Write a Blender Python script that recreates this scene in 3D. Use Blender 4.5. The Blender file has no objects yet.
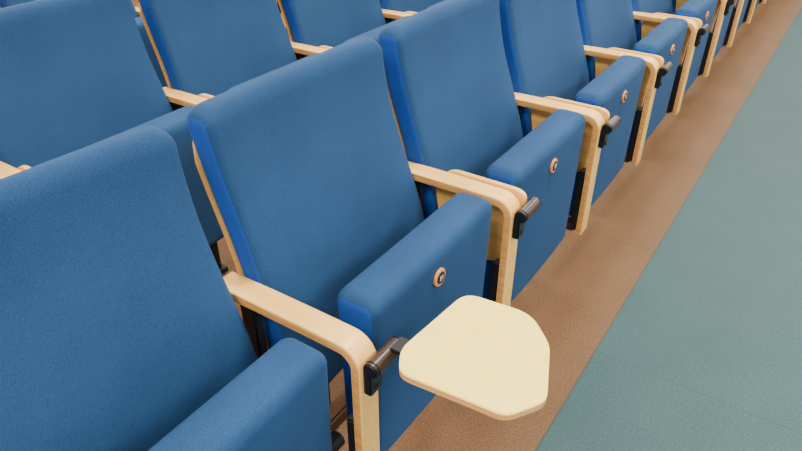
import bpy, bmesh, math, random
from mathutils import Vector, Matrix
random.seed(4)
H=1.36            # camera height
PITCH=0.55        # seat pitch along the row (Y)
ROW=0.86          # distance between rows (X)
ARM_Z=H-0.72
sc=bpy.context.scene

# ---------------------------------------------------------------- materials
def newmat(name):
    m=bpy.data.materials.new(name); m.use_nodes=True
    nt=m.node_tree; b=nt.nodes['Principled BSDF']; return m,nt,b
def simple(name,col,rough=0.5,metal=0.0):
    m,nt,b=newmat(name)
    b.inputs['Base Color'].default_value=(*col,1); b.inputs['Roughness'].default_value=rough
    b.inputs['Metallic'].default_value=metal
    return m
def fabric(name,c1,c2,scale=650):
    m,nt,b=newmat(name)
    tc=nt.nodes.new('ShaderNodeTexCoord')
    n=nt.nodes.new('ShaderNodeTexNoise'); n.inputs['Scale'].default_value=scale; n.inputs['Detail'].default_value=2
    n2=nt.nodes.new('ShaderNodeTexNoise'); n2.inputs['Scale'].default_value=6; n2.inputs['Detail'].default_value=3
    mx=nt.nodes.new('ShaderNodeMath'); mx.operation='MULTIPLY_ADD'; mx.inputs[1].default_value=0.75
    r=nt.nodes.new('ShaderNodeValToRGB')
    r.color_ramp.elements[0].position=0.30; r.color_ramp.elements[0].color=(*c1,1)
    r.color_ramp.elements[1].position=0.75; r.color_ramp.elements[1].color=(*c2,1)
    nt.links.new(tc.outputs['Object'],n.inputs['Vector']); nt.links.new(tc.outputs['Object'],n2.inputs['Vector'])
    ml=nt.nodes.new('ShaderNodeMath'); ml.operation='MULTIPLY'; ml.inputs[1].default_value=0.28
    nt.links.new(n2.outputs['Fac'],ml.inputs[0])
    nt.links.new(n.outputs['Fac'],mx.inputs[0]); nt.links.new(ml.outputs[0],mx.inputs[2])
    nt.links.new(mx.outputs[0],r.inputs['Fac']); nt.links.new(r.outputs['Color'],b.inputs['Base Color'])
    bp=nt.nodes.new('ShaderNodeBump'); bp.inputs['Strength'].default_value=0.3; bp.inputs['Distance'].default_value=0.001
    nt.links.new(n.outputs['Fac'],bp.inputs['Height']); nt.links.new(bp.outputs['Normal'],b.inputs['Normal'])
    b.inputs['Roughness'].default_value=0.8; b.inputs['Specular IOR Level'].default_value=0.25
    b.inputs['Sheen Weight'].default_value=0.08; b.inputs['Sheen Roughness'].default_value=0.4
    b.inputs['Sheen Tint'].default_value=(0.3,0.55,0.9,1)
    return m
def wood(name,c1,c2,stretch=(3,60,60),rough=0.35):
    m,nt,b=newmat(name)
    tc=nt.nodes.new('ShaderNodeTexCoord'); mp=nt.nodes.new('ShaderNodeMapping'); mp.inputs['Scale'].default_value=stretch
    n=nt.nodes.new('ShaderNodeTexNoise'); n.inputs['Scale'].default_value=1.5; n.inputs['Detail'].default_value=5
    r=nt.nodes.new('ShaderNodeValToRGB')
    r.color_ramp.elements[0].position=0.3; r.color_ramp.elements[0].color=(*c1,1)
    r.color_ramp.elements[1].position=0.7; r.color_ramp.elements[1].color=(*c2,1)
    nt.links.new(tc.outputs['Object'],mp.inputs['Vector']); nt.links.new(mp.outputs['Vector'],n.inputs['Vector'])
    nt.links.new(n.outputs['Fac'],r.inputs['Fac']); nt.links.new(r.outputs['Color'],b.inputs['Base Color'])
    b.inputs['Roughness'].default_value=rough
    return m
M_FAB=fabric('blue_wool_fabric',(0.004,0.028,0.090),(0.017,0.072,0.188))
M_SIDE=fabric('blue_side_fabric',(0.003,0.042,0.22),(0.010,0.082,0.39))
M_WOOD=wood('birch_plywood',(0.86,0.44,0.105),(0.96,0.59,0.17))
M_EDGE=wood('birch_edge',(0.58,0.23,0.05),(0.80,0.41,0.12),(8,120,200))
M_TAB=wood('tablet_laminate',(0.98,0.70,0.13),(1.0,0.79,0.20),(2,30,30),0.3)
M_TABE=wood('tablet_edge',(0.66,0.30,0.09),(0.80,0.44,0.15),(8,60,200),0.4)
M_BLACK=simple('black_plastic',(0.006,0.006,0.008),0.35)
M_ROD=simple('dark_brown_hinge',(0.035,0.016,0.009),0.28,0.0)
M_STEEL=simple('brown_steel_frame',(0.10,0.045,0.022),0.4,0.4)
M_DARK=simple('dark_steel',(0.012,0.012,0.016),0.5,0.3)
M_RING=simple('copper_ring',(0.80,0.30,0.07),0.45,0.0)
M_WHITE=simple('white_print',(0.75,0.75,0.72),0.5)

# ---------------------------------------------------------------- mesh helpers
def finish(bm,name,mats,smooth=True,autos=None):
    bmesh.ops.recalc_face_normals(bm,faces=bm.faces)
    me=bpy.data.meshes.new(name); bm.to_mesh(me); bm.free()
    for m in mats: me.materials.append(m)
    if smooth:
        for p in me.polygons: p.use_smooth=True
        if autos: me.set_sharp_from_angle(angle=math.radians(autos))
    return me
def rr(xf,xb,hw,r,n=6,bulge=0.0):
    pts=[]
    cs=[(xf-r,hw-r,0),(xb+r,hw-r,90),(xb+r,-hw+r,180),(xf-r,-hw+r,270)]
    for k,(cx,cy,a0) in enumerate(cs):
        for i in range(n+1):
            a=math.radians(a0+90*i/n)
            pts.append((cx+r*math.cos(a),cy+r*math.sin(a)))
        nx=cs[(k+1)%4]; a=math.radians(a0+90)
        p=pts[-1]; q=(nx[0]+r*math.cos(a),nx[1]+r*math.sin(a))
        for j in range(1,8):
            t=j/8; x=p[0]+(q[0]-p[0])*t; y=p[1]+(q[1]-p[1])*t
            if k==3: x+=bulge*(1-(2*t-1)**2)
            pts.append((x,y))
    return pts
def loft(rings,name,mats,sidefn):
    bm=bmesh.new(); vs=[]
    for (z,pts) in rings:
        vs.append([bm.verts.new((p[0],p[1],z)) for p in pts])
    n=len(vs[0])
    for a,b in zip(vs[:-1],vs[1:]):
        for i in range(n):
            f=bm.faces.new((a[i],a[(i+1)%n],b[(i+1)%n],b[i]))
            f.material_index=sidefn(f)
    for ring in (vs[0],vs[-1]):
        bm.faces.new(ring)
    return finish(bm,name,mats,True,50)
def interp(tab,t):
    for (a,va),(b,vb) in zip(tab[:-1],tab[1:]):
        if t<=b:
            u=(t-a)/(b-a)
            return va+(vb-va)*u
    return tab[-1][1]
def smoothtab(tab,t):
    d=0.03
    return sum(interp(tab,min(max(t+k*d/2,tab[0][0]),tab[-1][0])) for k in(-2,-1,0,1,2))/5

# backrest : front-surface profile (drop below camera height -> x)
BP=[(0.415,-0.803),(0.47,-0.797),(0.573,-0.772),(0.70,-0.727),(0.82,-0.687),(0.92,-0.667),(1.02,-0.66)]
def backrest_mesh():
    rings=[]; top=0.415; bot=1.02; R=0.034; T=0.064; HW=0.251
    drops=[top+R*(1-math.cos(math.radians(a))) for a in range(0,91,10)]
    drops[0]=top+0.0003
    d=top+R+0.02
    while d<bot: drops.append(d); d+=0.02
    drops.append(bot)
    for d in drops:
        e=d-top; ins=0 if e>=R else R-math.sqrt(max(0,R*R-(R-e)**2))
        xf=smoothtab(BP,d); xb=xf-T
        w=HW-ins-0.006*math.sin(min(1,(d-top)/0.35)*math.pi)
        ix=ins*0.75
        rings.append((H-d,rr(xf-ix,xb+ix,w,min(0.018,(T-2*ix)/2-0.001),6,bulge=-0.012)))
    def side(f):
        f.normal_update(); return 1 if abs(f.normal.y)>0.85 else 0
    return loft(rings,'back_upholstery',[M_FAB,M_SIDE],side)
def shell_mesh():
    bm=bmesh.new()
    d=0.46; prof=[]
    while d<=1.0: prof.append((smoothtab(BP,d)-0.0642,H-d)); d+=0.03
    hw=0.250; t=0.006
    rows=[]
    for i,(x,z) in enumerate(prof):
        w=hw-(0.022 if i==0 else 0.008 if i==1 else 0.0)-0.006*math.sin(min(1,(H-z-0.415)/0.35)*math.pi)
        rows.append([bm.verts.new(c) for c in((x,-w,z),(x,w,z),(x-t,w,z),(x-t,-w,z))])
    for a,b in zip(rows[:-1],rows[1:]):
        for i in range(4):
            f=bm.faces.new((a[i],a[(i+1)%4],b[(i+1)%4],b[i])); f.material_index=1 if i in(1,3) else 0
    bm.faces.new(rows[0]); bm.faces.new(rows[-1])
    return finish(bm,'back_shell',[M_WOOD,M_EDGE],True,35)
def cushion_mesh():
    rings=[]; top=0.697; bot=1.115; R=0.026; HW=0.218; XF=-0.498; T=0.090
    drops=[top+R*(1-math.cos(math.radians(a))) for a in range(0,91,10)]; drops[0]=top+0.0003
    n=14
    for i in range(1,n+1): drops.append(top+R+(bot-R-top-R)*i/n)
    drops+= [bot-R*(1-math.cos(math.radians(a))) for a in range(80,-1,-10)]
    for d in drops:
        e=min(d-top,bot-d); ins=0 if e>=R else R-math.sqrt(max(0,R*R-(R-e)**2))
        u=(d-top)/(bot-top)
        xf=XF-0.006*u; th=T-0.02*u
        xb=xf-th-0.01*u
        rings.append((H-d,rr(xf-ins*0.8,xb+ins*0.8,HW-ins-0.004*u,min(0.018,(th-1.6*ins)/2-0.001),6,bulge=0.004)))
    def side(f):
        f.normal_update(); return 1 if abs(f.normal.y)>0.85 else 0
    return loft(rings,'seat_upholstery',[M_FAB,M_SIDE],side)
def arm_mesh():
    t=0.020; w=0.0245; xf=-0.470; r=0.045
    outer=[(-0.80,ARM_Z-0.004),(-0.70,ARM_Z-0.001),(-0.60,ARM_Z)]
    inner=[(-0.80,ARM_Z-0.004-t),(-0.70,ARM_Z-0.001-t),(-0.60,ARM_Z-t)]
    cx,cz=xf-r,ARM_Z-r
    for i in range(0,10):
        a=math.radians(90-10*i)
        outer.append((cx+r*math.cos(a),cz+r*math.sin(a))); inner.append((cx+(r-t)*math.cos(a),cz+(r-t)*math.sin(a)))
    for z in (ARM_Z-0.2,ARM_Z-0.385):
        outer.append((xf,z)); inner.append((xf-t,z))
    bm=bmesh.new(); rows=[]
    for o,i in zip(outer,inner):
        rows.append([bm.verts.new(c) for c in((o[0],-w,o[1]),(o[0],w,o[1]),(i[0],w,i[1]),(i[0],-w,i[1]))])
    for a,b in zip(rows[:-1],rows[1:]):
        for k in range(4):
            f=bm.faces.new((a[k],a[(k+1)%4],b[(k+1)%4],b[k])); f.material_index=1 if k in(1,3) else 0
    bm.faces.new(rows[0]); bm.faces.new(rows[-1])
    bmesh.ops.recalc_face_normals(bm,faces=bm.faces)
    es=[e for e in bm.edges if len(e.link_faces)==2 and e.calc_face_angle(0)>math.radians(60)]
    bmesh.ops.bevel(bm,geom=es,offset=0.003,segments=3,affect='EDGES',profile=0.5)
    return finish(bm,'arm_wood',[M_WOOD,M_EDGE],True,35)
def boxbm(bm,c,s,mi=0,rot=None):
    r=bmesh.ops.create_cube(bm,size=1)
    m=Matrix.Translation(c)@(rot or Matrix.Identity(4))@Matrix.Diagonal((*s,1))
    bmesh.ops.transform(bm,matrix=m,verts=r['verts'])
    for v in r['verts']:
        for f in v.link_faces: f.material_index=mi
    es=list({e for v in r['verts'] for e in v.link_edges})
    b=bmesh.ops.bevel(bm,geom=es,offset=min(s)*0.15,segments=2,affect='EDGES')
    for f in b['faces']: f.material_index=mi
def cylbm(bm,c,r,l,axis='Y',mi=0,seg=24,bev=0.002):
    res=bmesh.ops.create_cone(bm,cap_ends=True,segments=seg,radius1=r,radius2=r,depth=l)
    rot={'Y':Matrix.Rotation(math.pi/2,4,'X'),'X':Matrix.Rotation(math.pi/2,4,'Y'),'Z':Matrix.Identity(4)}[axis]
    bmesh.ops.transform(bm,matrix=Matrix.Translation(c)@rot,verts=res['verts'])
    fs={f for v in res['verts'] for f in v.link_faces}
    for f in fs: f.material_index=mi
    if bev:
        es=list({e for v in res['verts'] for e in v.link_edges if e.calc_face_angle(0)>1})
        b=bmesh.ops.bevel(bm,geom=es,offset=bev,segments=2,affect='EDGES')
        for f in b['faces']: f.material_index=mi
def hinge_mesh():
    bm=bmesh.new(); z=H-0.752; x=-0.4540
    cylbm(bm,(x,0.022,z),0.0150,0.070,'Y',0)
    cylbm(bm,(x,-0.016,z),0.0140,0.008,'Y',1)
    cylbm(bm,(x,0.059,z),0.0143,0.005,'Y',1)
    boxbm(bm,(-0.462,-0.002,H-0.784),(0.016,0.032,0.056),1)
    cylbm(bm,(-0.453,-0.002,H-0.800),0.005,0.006,'X',0,16,0.001)
    return finish(bm,'hinge',[M_ROD,M_BLACK],True,35)
def support_mesh():
    bm=bmesh.new()
    z0=ARM_Z
    boxbm(bm,(-0.502,0,z0-0.28),(0.022,0.034,0.20),1)
    boxbm(bm,(-0.62,0,z0-0.372),(0.24,0.028,0.035),0)
    boxbm(bm,(-0.70,0,(z0-0.38)/2),(0.055,0.03,z0-0.38),1)
    boxbm(bm,(-0.735,0,0.008),(0.16,0.05,0.014),1)
    cylbm(bm,(-0.675,0,0.018),0.007,0.01,'Z',1,12,0.001); cylbm(bm,(-0.80,0,0.018),0.007,0.01,'Z',1,12,0.001)
    boxbm(bm,(-0.735,0,z0-0.205),(0.035,0.022,0.37),1)
    cylbm(bm,(-0.57,0,z0-0.31),0.017,0.05,'Y',1)
    return finish(bm,'support_frame',[M_STEEL,M_DARK],True,35)
def beam_mesh():
    bm=bmesh.new()
    boxbm(bm,(-0.655,0,ARM_Z-0.385),(0.04,PITCH-0.03,0.04),0)
    boxbm(bm,(-0.70,0.15,ARM_Z-0.34),(0.03,0.03,0.11),0); boxbm(bm,(-0.70,-0.15,ARM_Z-0.34),(0.03,0.03,0.11),0)
    return finish(bm,'beam',[M_STEEL],True,35)
TAB=[(-0.408,0.809),(-0.289,0.822),(-0.232,0.768),(-0.189,0.656),(-0.226,0.598),(-0.397,0.584),(-0.424,0.629)]
TRAD=[0.028,0.03,0.02,0.018,0.016,0.018,0.02]
STW=[(-0.466,0.0),(-0.665,0.0),(-0.70,0.05),(-0.68,0.16),(-0.61,0.225),(-0.508,0.205),(-0.502,0.06),(-0.469,0.04)]
SRAD=[0.04,0.03,0.02,0.03,0.025,0.025,0.02,0.012]
def outline(P,rad):
    pts=[]; n=len(P)
    for i in range(n):
        p=Vector(P[i]); a=(Vector(P[i-1])-p); b=(Vector(P[(i+1)%n])-p)
        d=min(rad[i],a.length*0.45,b.length*0.45) if rad[i]<0.035 else min(rad[i],0.036)
        s=p+a.normalized()*min(d,a.length*0.6); e=p+b.normalized()*d
        for k in range(7):
            t=k/6; q=s*(1-t)**2+p*2*t*(1-t)+e*t*t
            pts.append((q.x,q.y))
    return pts
def tablet_mesh(o,mapf,name,mats):
    bm=bmesh.new(); th=0.014
    top=[bm.verts.new(mapf(x,y,0)) for x,y in o]; bot=[bm.verts.new(mapf(x,y,-th)) for x,y in o]
    bm.faces.new(top); bm.faces.new(bot)
    n=len(o)
    for i in range(n):
        f=bm.faces.new((top[i],top[(i+1)%n],bot[(i+1)%n],bot[i])); f.material_index=1
    bmesh.ops.recalc_face_normals(bm,faces=bm.faces)
    es=[e for e in bm.edges if e.calc_face_angle(0)>1]
    bmesh.ops.bevel(bm,geom=es,offset=0.0015,segments=2,affect='EDGES')
    return finish(bm,name,mats,True,35)
def map_open(x,y,t):   return (x,y-0.607,H-0.718+t)
def map_stow(x,y,t):   return (x, 0.044+t, ARM_Z+0.002-y)
def tabarm_mesh():
    bm=bmesh.new()
    boxbm(bm,(-0.412,0.045,H-0.739),(0.075,0.034,0.008),0)
    return finish(bm,'tablet_bracket',[M_BLACK],True,35)
BY,BZ=-0.018,H-0.756
def badge_mesh():
    bm=bmesh.new(); x=-0.4925
    cylbm(bm,(x,BY,BZ),0.0190,0.006,'X',0,36,0.0015)
    cylbm(bm,(x+0.0028,BY,BZ),0.0128,0.004,'X',1,32,0.0008)
    return finish(bm,'badge',[M_RING,M_BLACK],True,35)

ME=dict(back=backrest_mesh(),shell=shell_mesh(),cush=cushion_mesh(),arm=arm_mesh(),hinge=hinge_mesh(),sup=support_mesh(),beam=beam_mesh(),
        topen=tablet_mesh(outline(TAB,TRAD),map_open,'tablet_open',[M_TAB,M_TABE]),tstow=tablet_mesh(outline(STW,SRAD),map_stow,'tablet_stowed',[M_WOOD,M_WOOD]),tbr=tabarm_mesh(),badge=badge_mesh())
def text_mesh(s):
    cu=bpy.data.curves.new('num'+s,'FONT'); cu.body=s; cu.size=0.0140; cu.align_x='CENTER'; cu.align_y='CENTER'; cu.extrude=0.0003
    ob=bpy.data.objects.new('tmp',cu); sc.collection.objects.link(ob)
    dg=bpy.context.evaluated_depsgraph_get(); me=bpy.data.meshes.new_from_object(ob.evaluated_get(dg))
    bpy.data.objects.remove(ob); me.materials.clear(); me.materials.append(M_WHITE)
    me.transform(Matrix.Translation((-0.4873,BY,BZ))@Matrix(((0,0,1,0),(1,0,0,0),(0,1,0,0),(0,0,0,1))))
    return me
def child(name,me,par,loc=(0,0,0)):
    o=bpy.data.objects.new(name,me); sc.collection.objects.link(o); o.parent=par; o.location=loc; return o
def seat(rx,yc,num,opened=False,first=False,twist=0.0):
    e=bpy.data.objects.new('auditorium_seat',None); sc.collection.objects.link(e); e.location=(rx,yc,0); e.empty_display_size=0.1
    bk=child('backrest',ME['back'],e); sh=child('back_shell',ME['shell'],e); child('tip_up_seat',ME['cush'],e); child('beam',ME['beam'],e)
    if twist:   # a slightly loose back, turned about its far edge
        p=Vector((-0.80,0.25,0)); R=Matrix.Rotation(math.radians(twist),4,'Z')
        for o in (bk,sh):
            o.rotation_euler=(0,0,math.radians(twist)); o.location=p-(R@p)+Vector((0,-0.006,0))
    child('number_badge',ME['badge'],e); child('badge_number',text_mesh(str(num)),e)
    for k,sgn in enumerate([1,-1] if first else [1]):
        o=(0,sgn*PITCH/2,0)
        child('armrest',ME['arm'],e,o); child('tablet_hinge',ME['hinge'],e,o); child('support_frame',ME['sup'],e,o)
        if opened and sgn==1:
            child('writing_tablet',ME['topen'],e,o); child('tablet_bracket',ME['tbr'],e,o)
        else: child('writing_tablet',ME['tstow'],e,o)
Y1=0.607-PITCH/2
for i in range(-1,15): seat(0,Y1+PITCH*i,50+i,opened=(i==0),first=(i==-1),twist=(-3.5 if i==0 else 0))
for i in range(-2,12): seat(-ROW,Y1+PITCH*i,70+i,first=(i==-2))
for i in range(-2,12): seat(-2*ROW,Y1+PITCH*i,86+i,first=(i==-2))

# ---------------------------------------------------------------- room
X0,X1,Y0,YE,ZC=-5.0,4.5,-4.0,14.0,3.4
def plane(name,verts,mat):
    me=bpy.data.meshes.new(name); me.from_pydata(verts,[],[(0,1,2,3)]); me.materials.append(mat)
    o=bpy.data.objects.new(name,me); sc.collection.objects.link(o); return o
def floor_mat():
    m,nt,b=newmat('linoleum_floor'); L=nt.links
    g=nt.nodes.new('ShaderNodeNewGeometry'); sp=nt.nodes.new('ShaderNodeSeparateXYZ'); L.new(g.outputs['Position'],sp.inputs[0])
    def math_(op,a,bv=None,c=None):
        n=nt.nodes.new('ShaderNodeMath'); n.operation=op
        for k,v in enumerate((a,bv,c)):
            if v is None: continue
            if isinstance(v,(int,float)): n.inputs[k].default_value=v
            else: L.new(v,n.inputs[k])
        return n.outputs[0]
    nz=nt.nodes.new('ShaderNodeTexNoise'); nz.inputs['Scale'].default_value=170; nz.inputs['Detail'].default_value=3; L.new(g.outputs['Position'],nz.inputs['Vector'])
    nb=nt.nodes.new('ShaderNodeTexNoise'); nb.inputs['Scale'].default_value=5; nb.inputs['Detail'].default_value=4; L.new(g.outputs['Position'],nb.inputs['Vector'])
    s=math_('ADD',math_('MULTIPLY',nz.outputs['Fac'],0.8),math_('MULTIPLY',nb.outputs['Fac'],0.2))
    def ramp(c1,c2):
        r=nt.nodes.new('ShaderNodeValToRGB'); r.color_ramp.elements[0].position=0.38; r.color_ramp.elements[0].color=(*c1,1)
        r.color_ramp.elements[1].position=0.62; r.color_ramp.elements[1].color=(*c2,1); L.new(s,r.inputs['Fac']); return r.outputs['Color']
    brown=ramp((0.112,0.053,0.020),(0.175,0.090,0.037)); green=ramp((0.023,0.068,0.074),(0.042,0.100,0.105))
    side=math_('GREATER_THAN',sp.outputs['X'],-0.318)
    mx=nt.nodes.new('ShaderNodeMix'); mx.data_type='RGBA'; L.new(side,mx.inputs[0]); L.new(brown,mx.inputs[6]); L.new(green,mx.inputs[7])
    fy=math_('ABSOLUTE',math_('SUBTRACT',math_('FRACT',math_('DIVIDE',math_('ADD',sp.outputs['Y'],0.02),0.61)),0.5))
    jy=math_('LESS_THAN',fy,0.0022)
    fx=math_('ABSOLUTE',math_('SUBTRACT',math_('FRACT',math_('DIVIDE',math_('ADD',sp.outputs['X'],0.013),0.61)),0.5))
    jx=math_('LESS_THAN',fx,0.0018)
    bx=math_('LESS_THAN',math_('ABSOLUTE',math_('ADD',sp.outputs['X'],0.318)),0.002)
    j=math_('MAXIMUM',math_('MULTIPLY',math_('MAXIMUM',jy,jx),0.35),math_('MULTIPLY',bx,0.5))
    m2=nt.nodes.new('ShaderNodeMix'); m2.data_type='RGBA'; L.new(j,m2.inputs[0]); L.new(mx.outputs[2],m2.inputs[6]); m2.inputs[7].default_value=(0.02,0.02,0.018,1)
    L.new(m2.outputs[2],b.inputs['Base Color']); b.inputs['Roughness'].default_value=0.55
    b.inputs['Specular IOR Level'].default_value=0.3
    return m
plane('floor',[(X0,Y0,0),(X1,Y0,0),(X1,YE,0),(X0,YE,0)],floor_mat())
M_WALL=simple('painted_wall',(0.70,0.68,0.64),0.8); M_CEIL=simple('ceiling_paint',(0.8,0.8,0.78),0.9)
M_TRIM=simple('trim_paint',(0.5,0.42,0.33),0.5)
def box(name,lo,hi,mat):
    bm=bmesh.new(); c=[(a+b)/2 for a,b in zip(lo,hi)]; s=[b-a for a,b in zip(lo,hi)]
    r=bmesh.ops.create_cube(bm,size=1); bmesh.ops.transform(bm,matrix=Matrix.Translation(c)@Matrix.Diagonal((*s,1)),verts=r['verts'])
    o=bpy.data.objects.new(name,finish(bm,name,[mat],False)); sc.collection.objects.link(o); return o
box('ceiling',(X0,Y0,ZC),(X1,YE,ZC+0.1),M_CEIL)
box('wall_left',(X0-0.1,Y0,0),(X0,YE,ZC),M_WALL)
box('wall_far',(X0,YE,0),(X1,YE+0.1,ZC),M_WALL)
box('wall_near',(X0,Y0-0.1,0),(X1,Y0,ZC),M_WALL)
box('baseboard_left',(X0,Y0,0),(X0+0.02,YE,0.1),M_TRIM); box('baseboard_far',(X0,YE-0.02,0),(X1,YE,0.1),M_TRIM)
bm=bmesh.new()
def bb(lo,hi):
    c=[(a+b)/2 for a,b in zip(lo,hi)]; s=[b-a for a,b in zip(lo,hi)]
    r=bmesh.ops.create_cube(bm,size=1); bmesh.ops.transform(bm,matrix=Matrix.Translation(c)@Matrix.Diagonal((*s,1)),verts=r['verts'])
bb((X1,Y0,0),(X1+0.15,YE,0.7)); bb((X1,Y0,3.0),(X1+0.15,YE,ZC))
y=Y0; wins=[]
while y<YE-0.1:
    bb((X1,y,0.7),(X1+0.15,y+0.3,3.0)); wins.append((y+0.3,min(y+3,YE))); y+=3.0
wo=bpy.data.objects.new('wall_right',finish(bm,'wall_right',[M_WALL],False)); sc.collection.objects.link(wo)
for k,(a,b_) in enumerate(wins):
    bm=bmesh.new()
    bb((X1+0.05,a,0.7),(X1+0.1,a+0.05,3.0)); bb((X1+0.05,b_-0.05,0.7),(X1+0.1,b_,3.0)); bb((X1+0.05,a,0.7),(X1+0.1,b_,0.75)); bb((X1+0.05,a,2.95),(X1+0.1,b_,3.0)); bb((X1+0.05,(a+b_)/2-0.03,0.7),(X1+0.1,(a+b_)/2+0.03,3.0))
    o=bpy.data.objects.new('window_%d'%(k+1),finish(bm,'window_frame',[M_TRIM],False)); sc.collection.objects.link(o)

M_EM,nt,b=newmat('luminaire_diffuser'); b.inputs['Emission Color'].default_value=(1,0.95,0.87,1); b.inputs['Emission Strength'].default_value=3
for ix in range(3):
    for iy in range(4):
        cx=-3.2+ix*2.9; cy=-1.6+iy*3.6
        o=box('ceiling_light',(cx-0.6,cy-0.6,ZC-0.06),(cx+0.6,cy+0.6,ZC-0.002),M_EM)
        ld=bpy.data.lights.new('lamp','AREA'); ld.shape='SQUARE'; ld.size=1.2; ld.energy=122; ld.color=(1,0.93,0.82)
        l=bpy.data.objects.new('lamp',ld); sc.collection.objects.link(l); l.parent=o; l.location=(cx,cy,ZC-0.07)
w=bpy.data.worlds.new('World'); sc.world=w; w.use_nodes=True
bg=w.node_tree.nodes['Background']; bg.inputs['Color'].default_value=(0.85,0.93,1.0,1); bg.inputs['Strength'].default_value=2.0

# ---------------------------------------------------------------- camera
cd=bpy.data.cameras.new('camera'); cd.sensor_width=36; cd.lens=29.36; cd.clip_start=0.02
cam=bpy.data.objects.new('camera',cd); sc.collection.objects.link(cam)
cam.location=(0,0,H); cam.rotation_euler=(math.radians(57.2),0,math.radians(33.9))
sc.camera=cam
